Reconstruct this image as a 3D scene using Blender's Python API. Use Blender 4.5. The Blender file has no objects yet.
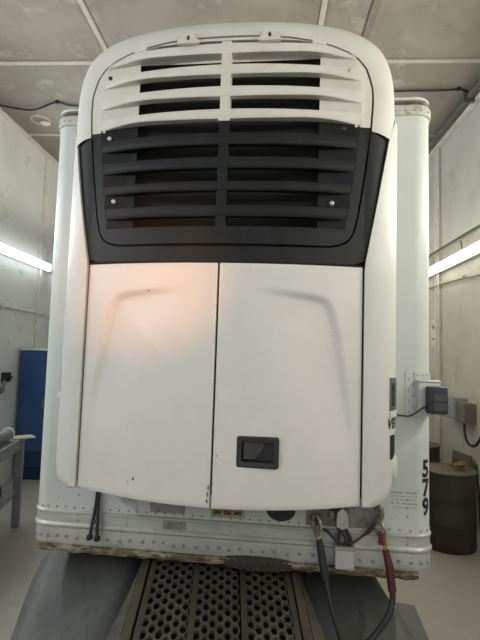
import bpy, bmesh, math, random
from mathutils import Matrix, Vector
random.seed(7)
scene = bpy.context.scene
COL = scene.collection
PI = math.pi

# ------------------------------------------------------------------ camera
CAM = Vector((0.422, -2.984, 2.30))
yaw, pitch, roll = 0.1162, 0.0751, 0.0286
fwd = Vector((-math.sin(yaw)*math.cos(pitch), math.cos(yaw)*math.cos(pitch), math.sin(pitch)))
rgt = Vector((math.cos(yaw), math.sin(yaw), 0)); upv = rgt.cross(fwd)
r2 = math.cos(roll)*rgt + math.sin(roll)*upv
u2 = -math.sin(roll)*rgt + math.cos(roll)*upv
cd = bpy.data.cameras.new('camera'); cam = bpy.data.objects.new('camera', cd); COL.objects.link(cam)
cd.sensor_fit = 'VERTICAL'; cd.sensor_height = 36.0; cd.lens = 462.0/640.0*36.0; cd.clip_end = 100
# the room's axes are the world's; the trailer stands turned by -TH in it
TH = 0.062
TM = (Matrix.Translation((CAM.x, CAM.y, 0)) @ Matrix.Rotation(TH, 4, 'Z')).inverted()
RM = Matrix.Identity(4)
cam.matrix_world = TM @ Matrix(((r2.x, u2.x, -fwd.x, CAM.x), (r2.y, u2.y, -fwd.y, CAM.y), (r2.z, u2.z, -fwd.z, CAM.z), (0, 0, 0, 1)))
scene.camera = cam

# ------------------------------------------------------------------ world, exposure, lights
w = bpy.data.worlds.new('world'); scene.world = w; w.use_nodes = True
bg = w.node_tree.nodes['Background']; bg.inputs[0].default_value = (0.90, 0.95, 1.0, 1); bg.inputs[1].default_value = 0.55
vs = scene.view_settings
vs.view_transform = 'Standard'; vs.look = 'None'; vs.gamma = 1.0; vs.use_curve_mapping = False
vs.exposure = 0.17
TUBE_ES = 5.5                                    # radiance of the fluorescent tubes
TUBE_W = 44.0
# warm light of the photographer's phone lamp, shining past a finger
ld = bpy.data.lights.new('phone_lamp', 'SPOT'); lo = bpy.data.objects.new('phone_lamp', ld); COL.objects.link(lo)
ld.energy = 165; ld.color = (1.0, 0.42, 0.16); ld.spot_size = math.radians(27); ld.spot_blend = 1.0; ld.shadow_soft_size = 0.02
lo.location = TM @ (CAM + Vector((-0.03, 0.02, 0.06)))
lo.rotation_euler = (TM @ Vector((-0.46, -0.45, 2.78)) - lo.location).to_track_quat('-Z', 'Y').to_euler()

XL, XR, YN, YB, ZC = -4.4, 3.0, -5.5, 14.0, 6.17

# ------------------------------------------------------------------ materials
def mat(name, col, rough=0.5, metal=0.0, col2=None, scale=4.0, lo_=0.45, hi_=0.7, detail=6.0, bump=0.0, bscale=60.0, stretch=(1, 1, 1),
        col3=None, scale3=1.0, lo3=0.55, hi3=0.7, emit=None, es=0.0, coat=0.0, rough2=None, spec=0.5):
    m = bpy.data.materials.new(name); m.use_nodes = True
    nt = m.node_tree; b = nt.nodes['Principled BSDF']
    b.inputs['Base Color'].default_value = (*col, 1); b.inputs['Roughness'].default_value = rough; b.inputs['Metallic'].default_value = metal
    b.inputs['Specular IOR Level'].default_value = spec
    if coat: b.inputs['Coat Weight'].default_value = coat
    tc = nt.nodes.new('ShaderNodeTexCoord'); mp = nt.nodes.new('ShaderNodeMapping'); mp.inputs['Scale'].default_value = stretch
    nt.links.new(tc.outputs['Object'], mp.inputs['Vector'])
    last = None
    def layer(prev, c2, sc, a, z):
        n = nt.nodes.new('ShaderNodeTexNoise'); n.inputs['Scale'].default_value = sc; n.inputs['Detail'].default_value = detail; n.inputs['Roughness'].default_value = 0.62
        nt.links.new(mp.outputs[0], n.inputs['Vector'])
        r = nt.nodes.new('ShaderNodeMapRange'); r.inputs['From Min'].default_value = a; r.inputs['From Max'].default_value = z
        nt.links.new(n.outputs['Fac'], r.inputs['Value'])
        x = nt.nodes.new('ShaderNodeMix'); x.data_type = 'RGBA'
        nt.links.new(r.outputs[0], x.inputs['Factor'])
        if prev is None: x.inputs['A'].default_value = (*col, 1)
        else: nt.links.new(prev, x.inputs['A'])
        x.inputs['B'].default_value = (*c2, 1)
        return x.outputs['Result'], r.outputs[0]
    if col2 is not None:
        last, fac = layer(None, col2, scale, lo_, hi_)
        if rough2 is not None:
            rr = nt.nodes.new('ShaderNodeMapRange'); rr.inputs['To Min'].default_value = rough; rr.inputs['To Max'].default_value = rough2
            nt.links.new(fac, rr.inputs['Value']); nt.links.new(rr.outputs[0], b.inputs['Roughness'])
    if col3 is not None: last, _ = layer(last, col3, scale3, lo3, hi3)
    if last is not None: nt.links.new(last, b.inputs['Base Color'])
    if bump:
        n = nt.nodes.new('ShaderNodeTexNoise'); n.inputs['Scale'].default_value = bscale; n.inputs['Detail'].default_value = 3
        nt.links.new(mp.outputs[0], n.inputs['Vector'])
        bp = nt.nodes.new('ShaderNodeBump'); bp.inputs['Strength'].default_value = bump; bp.inputs['Distance'].default_value = 0.01
        nt.links.new(n.outputs['Fac'], bp.inputs['Height']); nt.links.new(bp.outputs[0], b.inputs['Normal'])
    if emit: b.inputs['Emission Color'].default_value = (*emit, 1); b.inputs['Emission Strength'].default_value = es
    return m
M = {}
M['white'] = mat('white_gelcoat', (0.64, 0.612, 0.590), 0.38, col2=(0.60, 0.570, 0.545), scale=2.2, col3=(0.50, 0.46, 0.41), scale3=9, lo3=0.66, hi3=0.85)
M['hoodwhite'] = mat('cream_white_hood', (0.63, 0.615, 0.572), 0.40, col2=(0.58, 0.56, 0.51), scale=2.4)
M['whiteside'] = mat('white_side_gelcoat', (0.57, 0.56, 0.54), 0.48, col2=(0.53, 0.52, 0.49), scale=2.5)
M['cream'] = mat('cream_grille_plastic', (0.62, 0.60, 0.55), 0.42, col2=(0.56, 0.53, 0.465), scale=6, col3=(0.42, 0.37, 0.27), scale3=16, lo3=0.66, hi3=0.85)
M['black'] = mat('black_grille_plastic', (0.0085, 0.0098, 0.0102), 0.5, spec=0.28, col2=(0.013, 0.0145, 0.015), scale=3, col3=(0.028, 0.028, 0.027), scale3=2.4, lo3=0.6, hi3=0.85, stretch=(3, 1, 1))
M['core'] = mat('dark_coil_mesh', (0.003, 0.003, 0.003), 0.8, col2=(0.008, 0.007, 0.007), scale=160, detail=1)
M['rubber'] = mat('black_rubber', (0.014, 0.014, 0.015), 0.55, col2=(0.03, 0.03, 0.03), scale=12)
M['seam'] = mat('dark_seam', (0.03, 0.028, 0.025), 0.8)
M['trailer'] = mat('trailer_white_sheet', (0.56, 0.585, 0.565), 0.42, col2=(0.52, 0.54, 0.515), scale=1.6, col3=(0.42, 0.425, 0.395), scale3=7, lo3=0.64, hi3=0.86)
M['alu'] = mat('weathered_aluminium_rail', (0.52, 0.52, 0.50), 0.42, 0.35, col2=(0.40, 0.40, 0.385), scale=5, col3=(0.23, 0.225, 0.21), scale3=14, lo3=0.60, hi3=0.82, stretch=(1, 1, 3))
M['toprail'] = mat('speckled_top_rail', (0.55, 0.54, 0.50), 0.45, 0.2, col2=(0.30, 0.285, 0.25), scale=30, lo_=0.5, hi_=0.7)
M['cap'] = mat('roof_cap', (0.62, 0.60, 0.54), 0.45, col2=(0.25, 0.21, 0.15), scale=14, lo_=0.52, hi_=0.72)
M['darkband'] = mat('dark_sealant', (0.07, 0.065, 0.06), 0.7, col2=(0.15, 0.14, 0.12), scale=20)
M['rust'] = mat('rusty_flaking_paint', (0.30, 0.26, 0.19), 0.75, col2=(0.13, 0.082, 0.042), scale=11, lo_=0.42, hi_=0.55, col3=(0.045, 0.036, 0.026), scale3=17, lo3=0.52, hi3=0.62, bump=0.5, bscale=70, stretch=(1, 1, 3))
M['grease'] = mat('black_grease', (0.03, 0.028, 0.022), 0.7, col2=(0.06, 0.055, 0.042), scale=25, bump=0.5, bscale=90)
M['rivet'] = mat('dull_rivet', (0.30, 0.29, 0.27), 0.45, 0.4)
M['ink'] = mat('black_ink', (0.012, 0.012, 0.012), 0.5)
M['greyink'] = mat('faded_ink', (0.22, 0.22, 0.2), 0.6)
M['gold'] = mat('yellowed_plate', (0.42, 0.34, 0.17), 0.5, 0.2, col2=(0.26, 0.2, 0.1), scale=20)
M['tape'] = mat('grey_tape', (0.27, 0.27, 0.255), 0.5, 0.3, col2=(0.16, 0.16, 0.15), scale=18)
M['steel'] = mat('grimy_steel', (0.24, 0.235, 0.22), 0.5, 0.5, col2=(0.10, 0.095, 0.085), scale=14)
M['lightsteel'] = mat('bright_steel', (0.55, 0.54, 0.50), 0.3, 0.85, col2=(0.33, 0.32, 0.3), scale=25)
M['brass'] = mat('brass', (0.50, 0.34, 0.10), 0.35, 0.8, col2=(0.25, 0.16, 0.06), scale=30)
M['red'] = mat('red_rubber', (0.075, 0.011, 0.014), 0.5, col2=(0.05, 0.009, 0.010), scale=20)
M['wirered'] = mat('grimy_red_wire', (0.05, 0.018, 0.016), 0.55, col2=(0.02, 0.018, 0.016), scale=15)
M['redplastic'] = mat('red_plastic', (0.13, 0.010, 0.012), 0.4)
M['fender'] = mat('dusty_grey_fender', (0.070, 0.074, 0.072), 0.58, col2=(0.12, 0.118, 0.105), scale=3.0, col3=(0.032, 0.034, 0.034), scale3=6, lo3=0.56, hi3=0.76, stretch=(1.6, 0.7, 1))
M['deck'] = mat('dirty_deck_plate', (0.075, 0.070, 0.060), 0.55, 0.35, col2=(0.12, 0.108, 0.085), scale=5, col3=(0.03, 0.026, 0.02), scale3=11)
M['deckrib'] = mat('greasy_deck_strip', (0.065, 0.057, 0.043), 0.6, 0.2, col2=(0.045, 0.04, 0.03), scale=9)
M['rail'] = mat('frame_rail', (0.085, 0.072, 0.052), 0.6, 0.1, col2=(0.045, 0.038, 0.028), scale=5)
M['void'] = mat('void_black', (0.008, 0.008, 0.008), 0.8)  # near-black stands in for the shade in holes, slots and undersides
M['ceil'] = mat('ceiling_board', (0.315, 0.282, 0.235), 0.8, col2=(0.235, 0.208, 0.170), scale=1.3, lo_=0.4, hi_=0.62, col3=(0.43, 0.395, 0.335), scale3=2.6, lo3=0.57, hi3=0.74, bump=0.15, bscale=25)
M['batten'] = mat('ceiling_batten_paint', (0.50, 0.465, 0.395), 0.65, col2=(0.40, 0.37, 0.31), scale=6)
M['wall'] = mat('stained_wall', (0.73, 0.72, 0.68), 0.6, col2=(0.65, 0.63, 0.58), scale=1.2, lo_=0.42, hi_=0.66, col3=(0.45, 0.42, 0.37), scale3=3.2, lo3=0.60, hi3=0.80, bump=0.12, bscale=30)
M['wallright'] = mat('dimmed_right_wall', (0.56, 0.53, 0.475), 0.6, col2=(0.48, 0.45, 0.395), scale=1.2, lo_=0.42, hi_=0.66, col3=(0.33, 0.30, 0.255), scale3=3.2, lo3=0.58, hi3=0.80, bump=0.12, bscale=30)  # darker base tone paints in the weaker light on this wall; blotches are stains
M['walltrim'] = mat('wall_trim_paint', (0.70, 0.665, 0.59), 0.55, col2=(0.58, 0.54, 0.47), scale=5)
M['floor'] = mat('dusty_concrete', (0.41, 0.375, 0.33), 0.6, col2=(0.34, 0.31, 0.27), scale=0.9, lo_=0.4, hi_=0.68, col3=(0.26, 0.245, 0.22), scale3=2.4, lo3=0.60, hi3=0.80, bump=0.1, bscale=40)
M['pipe'] = mat('painted_pipe', (0.62, 0.58, 0.51), 0.5, col2=(0.50, 0.45, 0.38), scale=8)
M['darkpipe'] = mat('grey_conduit', (0.13, 0.125, 0.115), 0.5, 0.3, col2=(0.20, 0.19, 0.17), scale=7)
M['brownpipe'] = mat('brown_pipe', (0.28, 0.23, 0.18), 0.5, col2=(0.18, 0.14, 0.11), scale=8)
M['fixture'] = mat('white_lamp_housing', (0.75, 0.75, 0.72), 0.4)
M['tubecool'] = mat('cool_tube', (1, 1, 1), 0.5, emit=(0.86, 0.95, 1.0), es=TUBE_ES)
M['tubewarm'] = mat('pale_tube', (1, 1, 1), 0.5, emit=(1.0, 1.0, 0.86), es=TUBE_ES)
M['blue'] = mat('blue_enamel', (0.030, 0.080, 0.235), 0.33, col2=(0.022, 0.055, 0.17), scale=2)
M['bluedark'] = mat('navy_enamel', (0.012, 0.03, 0.10), 0.4)
M['benchsteel'] = mat('grey_bench_steel', (0.25, 0.255, 0.255), 0.45, 0.2, col2=(0.17, 0.175, 0.175), scale=6)
M['card'] = mat('cardboard', (0.47, 0.40, 0.29), 0.8, col2=(0.38, 0.31, 0.22), scale=6)
M['paperroll'] = mat('pale_roll', (0.55, 0.55, 0.51), 0.6)
M['drum'] = mat('grimy_brown_drum', (0.042, 0.034, 0.027), 0.62, 0.1, col2=(0.065, 0.052, 0.040), scale=4, col3=(0.13, 0.11, 0.085), scale3=7, lo3=0.62, hi3=0.8)
M['drumtop'] = mat('dusty_drum_lid', (0.13, 0.105, 0.08), 0.6, 0.1, col2=(0.07, 0.055, 0.042), scale=6)
M['ebox'] = mat('grey_electric_box', (0.33, 0.35, 0.37), 0.45, 0.2)
M['eboxdark'] = mat('brown_switch', (0.17, 0.145, 0.12), 0.55)
M['devblue'] = mat('blue_label', (0.012, 0.035, 0.13), 0.4)
M['devgrey'] = mat('grey_lens', (0.05, 0.054, 0.055), 0.3)
M['glassdark'] = mat('dark_window', (0.05, 0.052, 0.045), 0.15)
M['latchgrey'] = mat('dark_grey_latch', (0.035, 0.035, 0.032), 0.4, col2=(0.055, 0.052, 0.046), scale=14)
M['bezel'] = mat('grey_bezel', (0.10, 0.10, 0.09), 0.45)
M['plaster'] = mat('white_plaster_flake', (0.66, 0.62, 0.54), 0.7)

# ------------------------------------------------------------------ mesh helpers
class MB:
    def __init__(s): s.v = []; s.f = []
    def add(s, vs_, fs_):
        o = len(s.v); s.v += [tuple(v) for v in vs_]; s.f += [tuple(i+o for i in f) for f in fs_]; return s
    def box(s, x0, x1, y0, y1, z0, z1, bev=0.0, mtx=None):
        bm = bmesh.new(); bmesh.ops.create_cube(bm, size=1.0)
        for v in bm.verts: v.co = Vector(((x0+x1)/2+v.co.x*(x1-x0), (y0+y1)/2+v.co.y*(y1-y0), (z0+z1)/2+v.co.z*(z1-z0)))
        if bev: bmesh.ops.bevel(bm, geom=bm.edges[:], offset=bev, segments=2, affect='EDGES', profile=0.6)
        if mtx is not None: bmesh.ops.transform(bm, matrix=mtx, verts=bm.verts[:])
        bm.verts.index_update()
        s.add([v.co for v in bm.verts], [[v.index for v in f.verts] for f in bm.faces]); bm.free(); return s
    def grid(s, P, closed=False):
        n = len(P); m = len(P[0]); fs = []
        for i in range(n-1):
            for j in range(m-1 if not closed else m):
                k = (j+1) % m
                fs.append((i*m+j, i*m+k, (i+1)*m+k, (i+1)*m+j))
        return s.add([p for r in P for p in r], fs)
    def tube(s, pts, r, n=10, cap=True):
        pts = [Vector(p) for p in pts]; rr = r if isinstance(r, (list, tuple)) else [r]*len(pts)
        t0 = (pts[1]-pts[0]).normalized(); a = Vector((0, 0, 1)) if abs(t0.z) < 0.9 else Vector((1, 0, 0))
        nrm = t0.cross(a).normalized(); R = []
        for i, p in enumerate(pts):
            t = (pts[min(i+1, len(pts)-1)]-pts[max(i-1, 0)]).normalized()
            nrm = (nrm - t*nrm.dot(t)).normalized(); b = t.cross(nrm)
            R.append([p + rr[i]*(math.cos(2*PI*k/n)*nrm + math.sin(2*PI*k/n)*b) for k in range(n)])
        o = len(s.v); s.grid(R, True)
        if cap: s.f.append(tuple(o+k for k in range(n))[::-1]); s.f.append(tuple(o+(len(pts)-1)*n+k for k in range(n)))
        return s
    def lathe(s, prof, c=(0, 0, 0), n=32):
        R = [[(c[0]+r*math.cos(2*PI*k/n), c[1]+r*math.sin(2*PI*k/n), c[2]+z) for k in range(n)] for r, z in prof]
        o = len(s.v); s.grid(R, True)
        s.f.append(tuple(o+k for k in range(n))[::-1]); s.f.append(tuple(o+(len(prof)-1)*n+k for k in range(n))); return s
    def disc(s, c, r, h, d=(0, -1, 0), n=10, dome=0.6):
        c = Vector(c); d = Vector(d).normalized(); a = Vector((0, 0, 1)) if abs(d.z) < 0.9 else Vector((1, 0, 0))
        e = d.cross(a).normalized(); g = d.cross(e)
        R = [[c + hh*d + q*(math.cos(2*PI*k/n)*e+math.sin(2*PI*k/n)*g) for k in range(n)] for q, hh in ((r, -0.002), (r, h*0.5), (r*dome, h))]
        o = len(s.v); s.grid(R, True); s.f.append(tuple(o+2*n+k for k in range(n))); return s
    def prism(s, poly, y0, y1):                      # polygon in x,z extruded along y
        n = len(poly); vs_ = [(x, y0, z) for x, z in poly]+[(x, y1, z) for x, z in poly]
        fs = [tuple(range(n)), tuple(range(2*n-1, n-1, -1))]+[(i, i+n, (i+1) % n+n, (i+1) % n) for i in range(n)]
        return s.add(vs_, fs)
    def xf(s, m): s.v = [tuple(m @ Vector(v)) for v in s.v]; return s
def obj(name, mb, m, parent=None, smooth=False, mtx=None, kind=None, label=None, angle=40):
    me = bpy.data.meshes.new(name); me.from_pydata(mb.v, [], mb.f); me.update()
    bm = bmesh.new(); bm.from_mesh(me); bmesh.ops.recalc_face_normals(bm, faces=bm.faces[:]); bm.to_mesh(me); bm.free()
    me.materials.append(M[m] if isinstance(m, str) else m)
    if smooth:
        me.polygons.foreach_set('use_smooth', [True]*len(me.polygons))
        try: me.set_sharp_from_angle(angle=math.radians(angle))
        except Exception: pass
    o = bpy.data.objects.new(name, me); COL.objects.link(o)
    if parent is not None: o.parent = parent
    else: o.matrix_world = mtx if mtx is not None else TM
    if kind: o['kind'] = kind
    if label: o['label'] = label
    return o
def tag(o, label, cat, group=None):
    o['label'] = label; o['category'] = cat
    if group: o['group'] = group
    return o
def thing(name, label, cat, mtx=None, group=None):
    o = bpy.data.objects.new(name, None); COL.objects.link(o); o.empty_display_size = 0.1
    o.matrix_world = mtx if mtx is not None else TM
    return tag(o, label, cat, group)
def struct(name, mb, m, mtx=RM, label=None):
    o = obj(name, mb, m, mtx=mtx); o['kind'] = 'structure'
    if label: o['label'] = label
    return o
def rm(x, y, z, rz=0): return RM @ Matrix.Translation((x, y, z)) @ Matrix.Rotation(rz, 4, 'Z')
def lerp(tab, z):
    if z <= tab[0][0]: return tab[0][1]
    for (a, p), (b, q) in zip(tab, tab[1:]):
        if z <= b: return p+(q-p)*(z-a)/(b-a)
    return tab[-1][1]
def smooth(a, b, x):
    t = max(0, min(1, (x-a)/(b-a))); return t*t*(3-2*t)
def catmull(pts, n=8):
    P = [Vector(p) for p in pts]; P = [2*P[0]-P[1]]+P+[2*P[-1]-P[-2]]; out = []
    for i in range(1, len(P)-2):
        for k in range(n):
            t = k/n; a, b, c, d = P[i-1:i+3]
            out.append(0.5*((2*b)+(c-a)*t+(2*a-5*b+4*c-d)*t*t+(3*b-a-3*c+d)*t**3))
    return out+[P[-2]]
def resample(poly, n):
    P = [Vector(p) for p in poly]; L = [0]
    for a, b in zip(P, P[1:]): L.append(L[-1]+(b-a).length)
    out = []
    for k in range(n):
        t = L[-1]*k/(n-1); i = 0
        while i < len(L)-2 and L[i+1] < t: i += 1
        s = (t-L[i])/max(1e-9, L[i+1]-L[i]); out.append(P[i]+(P[i+1]-P[i])*s)
    return out
def text_verts(s, size, shear=0.0, bold=0.0):
    cu = bpy.data.curves.new('tmp', 'FONT'); cu.body = s; cu.size = size; cu.align_x = 'CENTER'; cu.align_y = 'CENTER'; cu.shear = shear; cu.offset = bold; cu.resolution_u = 3
    o = bpy.data.objects.new('tmp', cu); COL.objects.link(o); bpy.context.view_layer.update()
    me = bpy.data.meshes.new_from_object(o.evaluated_get(bpy.context.evaluated_depsgraph_get()))
    v = [tuple(x.co) for x in me.vertices]; f = [tuple(p.vertices) for p in me.polygons]
    bpy.data.objects.remove(o); bpy.data.curves.remove(cu); bpy.data.meshes.remove(me)
    return v, f

# ------------------------------------------------------------------ the room
struct('floor', MB().box(XL-0.2, XR+0.2, YN, YB, -0.2, 0.0), 'floor', label='dusty beige concrete shop floor')
cl = struct('ceiling', MB().box(XL-0.2, XR+0.2, YN, YB, ZC+0.03, ZC+0.2), 'seam', label='stained beige board ceiling with pale joint battens')
xs = [XL, -2.13, 0.565, XR]; ys = [-5.5, -3.6, -1.75, 0.15, 2.05, 3.93, 5.82, 7.86, 9.75, 11.6, YB]
for i in range(3):
    for j in range(len(ys)-1):
        obj('ceiling_panel', MB().box(xs[i]+0.004, xs[i+1]-0.004, ys[j]+0.004, ys[j+1]-0.004, ZC, ZC+0.03+0.002*((i+j) % 2)), 'ceil', cl)
for y in ys[1:-1]: obj('ceiling_batten', MB().box(XL, XR, y-0.035, y+0.035, ZC-0.022, ZC, 0.006), 'batten', cl)
for x in xs[1:3]:
    for a, b in zip(ys, ys[1:]): obj('ceiling_batten', MB().box(x-0.03, x+0.03, a+0.04, b-0.04, ZC-0.020, ZC, 0.006), 'batten', cl)
wl = struct('wall_left', MB().box(XL-0.2, XL-0.012, YN, YB, 0, ZC), 'seam', label='stained pale wall on the left')
wr = struct('wall_right', MB().box(XR+0.012, XR+0.2, YN, YB, 0, ZC), 'seam', label='water-stained pale wall on the right')
struct('wall_back', MB().box(XL, XR, YB, YB+0.2, 0, ZC), 'wall', label='pale wall behind the trailer')
def wall_sheets(par, xa, xb, cuts, zs, m='wall'):
    for a, b in zip(cuts, cuts[1:]):
        for z0, z1 in zip(zs, zs[1:]):
            obj('wall_sheet', MB().box(xa, xb, a+0.002, b-0.002, z0+0.001, z1-0.001), m, par)
cl_l = [YN, -3.55, -1.11, 1.33, 3.77, 6.21, 8.65, 11.09, 13.5, YB]; cl_r = [YN, -4.07, -1.63, 0.81, 3.25, 5.69, 8.2, 10.6, YB]
wall_sheets(wl, XL-0.012, XL, cl_l, (0, ZC)); wall_sheets(wr, XR, XR+0.012, cl_r, (0, ZC), 'wallright')
for y in cl_l[1:-1]: obj('wall_batten', MB().box(XL, XL+0.045, y-0.035, y+0.035, 0, ZC-0.05, 0.006), 'walltrim', wl)
for y in cl_r[1:-1]: obj('wall_batten', MB().box(XR-0.035, XR, y-0.03, y+0.03, 0, ZC-0.05, 0.006), 'walltrim', wr)
struct('trim_1', MB().box(XL, XL+0.05, YN, YB, ZC-0.06, ZC, 0.01), 'walltrim', label='pale trim between left wall and ceiling')
struct('trim_2', MB().box(XR-0.10, XR, YN, YB, ZC-0.16, ZC-0.04, 0.02), 'walltrim', label='pale beam between right wall and ceiling')

def conduit(name, pts, r, m, label, cat='pipe', clips=(), n=10, smooth_=True, clipd=(0, 0, 1)):
    t = thing(name, label, cat, RM)
    obj('run', MB().tube(pts, r, n), m, t, True)
    for c in clips:
        mb = MB().box(c[0]-r*1.7, c[0]+r*1.7, c[1]-0.02, c[1]+0.02, c[2]-r*1.7, c[2]+r*1.7, 0.004); obj('clip', mb, m, t)
    return t
conduit('wall_pipe', [(XL+0.03, YN+0.2, 2.99), (XL+0.03, 12.5, 2.99)], 0.028, 'pipe', 'pale horizontal pipe along the left wall below the tube light', clips=[(XL+0.04, y, 2.99) for y in (5.2, 7.4, 8.9)])
conduit('corner_conduit', [(XR-0.17, YN+0.2, ZC-0.11), (XR-0.17, 12, ZC-0.11)], 0.045, 'darkpipe', 'thick dark conduit beside the pale beam at the right ceiling corner', clips=[(XR-0.17, y, ZC-0.11) for y in (6.5, 8.6)])
conduit('thin_wall_pipe', catmull([(XR-0.03, 3, 3.45), (XR-0.03, 6.4, 3.50), (XR-0.03, 7.0, 3.55), (XR-0.03, 7.15, 3.55), (XR-0.03, 8.4, 3.60), (XR-0.03, 12, 3.65)], 4), 0.014, 'brownpipe', 'thin brown pipe along the right wall under the tube light', clips=[(XR-0.02, 7.05, 3.56)])
t = conduit('hanger_rail', [(XR-0.20, YN+0.2, 4.04), (XR-0.20, 12, 4.09)], 0.032, 'darkpipe', 'dark grey rail above the tube light on the right wall')
for y in (1.5, 4.2, 6.75, 9.3): obj('drop_rod', MB().tube([(XR-0.17, y, 3.895), (XR-0.2, y, 4.07)], 0.012, 8), 'darkpipe', t, True)
conduit('vertical_pipe', [(XR-0.045, 8.02, 0.0), (XR-0.045, 8.02, ZC-0.17)], 0.022, 'walltrim', 'pale upright pipe on the right wall beside the trailer corner', clips=[(XR-0.045, 8.02, z) for z in (1.2, 2.9, 4.8)])

def fluorescent(side, y0, y1, z, label, n):
    t = thing('tube_light', label, 'light', RM, 'tube lights along the %s wall' % side)
    sx = 1 if side == 'left' else -1; x = XL if side == 'left' else XR; G = 0.03 if side == 'left' else 0.08     # stand-off from the wall
    def bx(a, b, z0, z1, bev): return MB().box(min(x+sx*a, x+sx*b), max(x+sx*a, x+sx*b), y0+0.02, y1-0.02, z0, z1, bev)
    obj('housing', bx(G, G+0.07, z-0.05, z+0.05, 0.008), 'fixture', t)
    for e in (y0+0.4, y1-0.4): obj('mount', MB().box(min(x, x+sx*G), max(x, x+sx*G), e-0.04, e+0.04, z-0.03, z+0.03), 'fixture', t)
    for dz in (-0.036, 0.036):
        obj('tube', MB().tube([(x+sx*(G+0.105), y0+0.05, z+dz), (x+sx*(G+0.105), y1-0.05, z+dz)], 0.037, 10), 'tubecool' if side == 'left' else 'tubewarm', t, True)
    for e in (y0+0.02, y1-0.05): obj('end_cap', MB().box(min(x+sx*(G+0.07), x+sx*(G+0.14)), max(x+sx*(G+0.07), x+sx*(G+0.14)), e, e+0.03, z-0.07, z+0.07, 0.006), 'fixture', t)
    a = bpy.data.lights.new('tube_glow', 'AREA'); a.shape = 'RECTANGLE'; a.size = 0.12; a.size_y = (y1-y0)*0.95; a.energy = TUBE_W
    a.color = (0.86, 0.95, 1.0) if side == 'left' else (1.0, 0.99, 0.86)
    ao = bpy.data.objects.new('tube_glow', a); COL.objects.link(ao); ao.parent = t
    ao.location = (x+sx*(G+0.150), (y0+y1)/2, z); ao.rotation_euler = (0, -sx*PI/2, 0)
for k, (a, b) in enumerate(((-4.4, -1.96), (-1.7, 0.74), (1.0, 3.44), (3.7, 6.14), (6.4, 8.84), (9.1, 11.5))):
    fluorescent('left', a, b, 3.90, ['glowing tube light on the left wall far behind the camera', 'glowing tube light on the left wall just behind the camera', 'glowing tube light on the left wall ahead of the camera', 'glowing tube light on the left wall before the bench',
        'bright tube light on the left wall above the blue cabinet', 'tube light on the left wall hidden behind the trailer'][k], k)
    fluorescent('right', a-0.6, b-0.6, 3.82, ['glowing tube light on the right wall far behind the camera', 'glowing tube light on the right wall just behind the camera', 'glowing tube light on the right wall ahead of the camera', 'glowing tube light on the right wall before the drum',
        'bright tube light on the right wall under the dark rail', 'tube light on the right wall hidden behind the trailer'][k], k)

# cables and vent on the ceiling
t = conduit('ceiling_cable', catmull([(-4.38, 6.80, ZC-0.03), (-4.05, 6.9, ZC-0.05), (-3.75, 6.92, ZC-0.06), (-3.32, 6.77, ZC-0.025), (-3.0, 6.86, ZC-0.03), (-1.5, 6.75, ZC-0.03), (0.5, 6.6, ZC-0.03), (1.81, 6.48, ZC-0.03), (2.42, 6.46, ZC-0.03), (2.70, 6.44, ZC-0.03), (2.86, 6.55, ZC-0.05), (2.9, 6.75, ZC-0.09)], 6), 0.014, 'rubber',
        'black cable slung along the ceiling across the trailer top', 'cable', clips=[(-3.32, 6.77, ZC-0.02), (2.66, 6.44, ZC-0.02)])
conduit('ceiling_conduit', [(1.10, -4, ZC-0.02), (1.10, 6.2, ZC-0.02)], 0.012, 'brownpipe', 'thin dark conduit running along the ceiling towards the unit')
t = thing('ceiling_vent', 'round broken vent with pale flap on the ceiling above left wall', 'vent', rm(-3.87, 7.34, ZC, 0.3))
obj('ring', MB().lathe([(0.17, 0.0), (0.17, -0.015), (0.145, -0.03), (0.13, -0.02), (0.13, 0.0)], n=28), 'batten', t, True)
obj('plate', MB().lathe([(0.13, -0.003), (0.12, -0.010), (0.05, -0.008)], n=28), 'ceil', t, True)
mb = MB().lathe([(0.075, -0.012), (0.085, -0.03), (0.05, -0.05), (0.01, -0.055)], (0.07, 0.07, 0), 16); obj('flap', mb, 'plaster', t, True)

# ------------------------------------------------------------------ left side of the room
t = thing('storage_cabinet', 'tall blue metal cabinet standing by the left wall', 'cabinet', rm(0.035, -0.28, 0))
obj('body', MB().box(-4.37, -3.35, 8.37, 9.0, 0.22, 2.27, 0.012), 'blue', t)
obj('top', MB().box(-4.385, -3.335, 8.35, 9.02, 2.27, 2.31, 0.008), 'walltrim', t)
obj('plinth', MB().box(-4.35, -3.37, 8.41, 8.98, 0.0, 0.22, 0.006), 'bluedark', t)
for a, b in ((-4.355, -3.865), (-3.855, -3.365)):
    d = obj('door', MB().box(a, b, 8.345, 8.37, 0.50, 2.24, 0.006), 'blue', t)
    hx = b-0.05 if a < -4 else a+0.05
    obj('handle', MB().box(hx-0.012, hx+0.012, 8.315, 8.345, 1.25, 1.40, 0.005), 'steel', d)
obj('kick_panel', MB().box(-4.355, -3.365, 8.35, 8.37, 0.23, 0.49, 0.005), 'bluedark', t)

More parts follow.
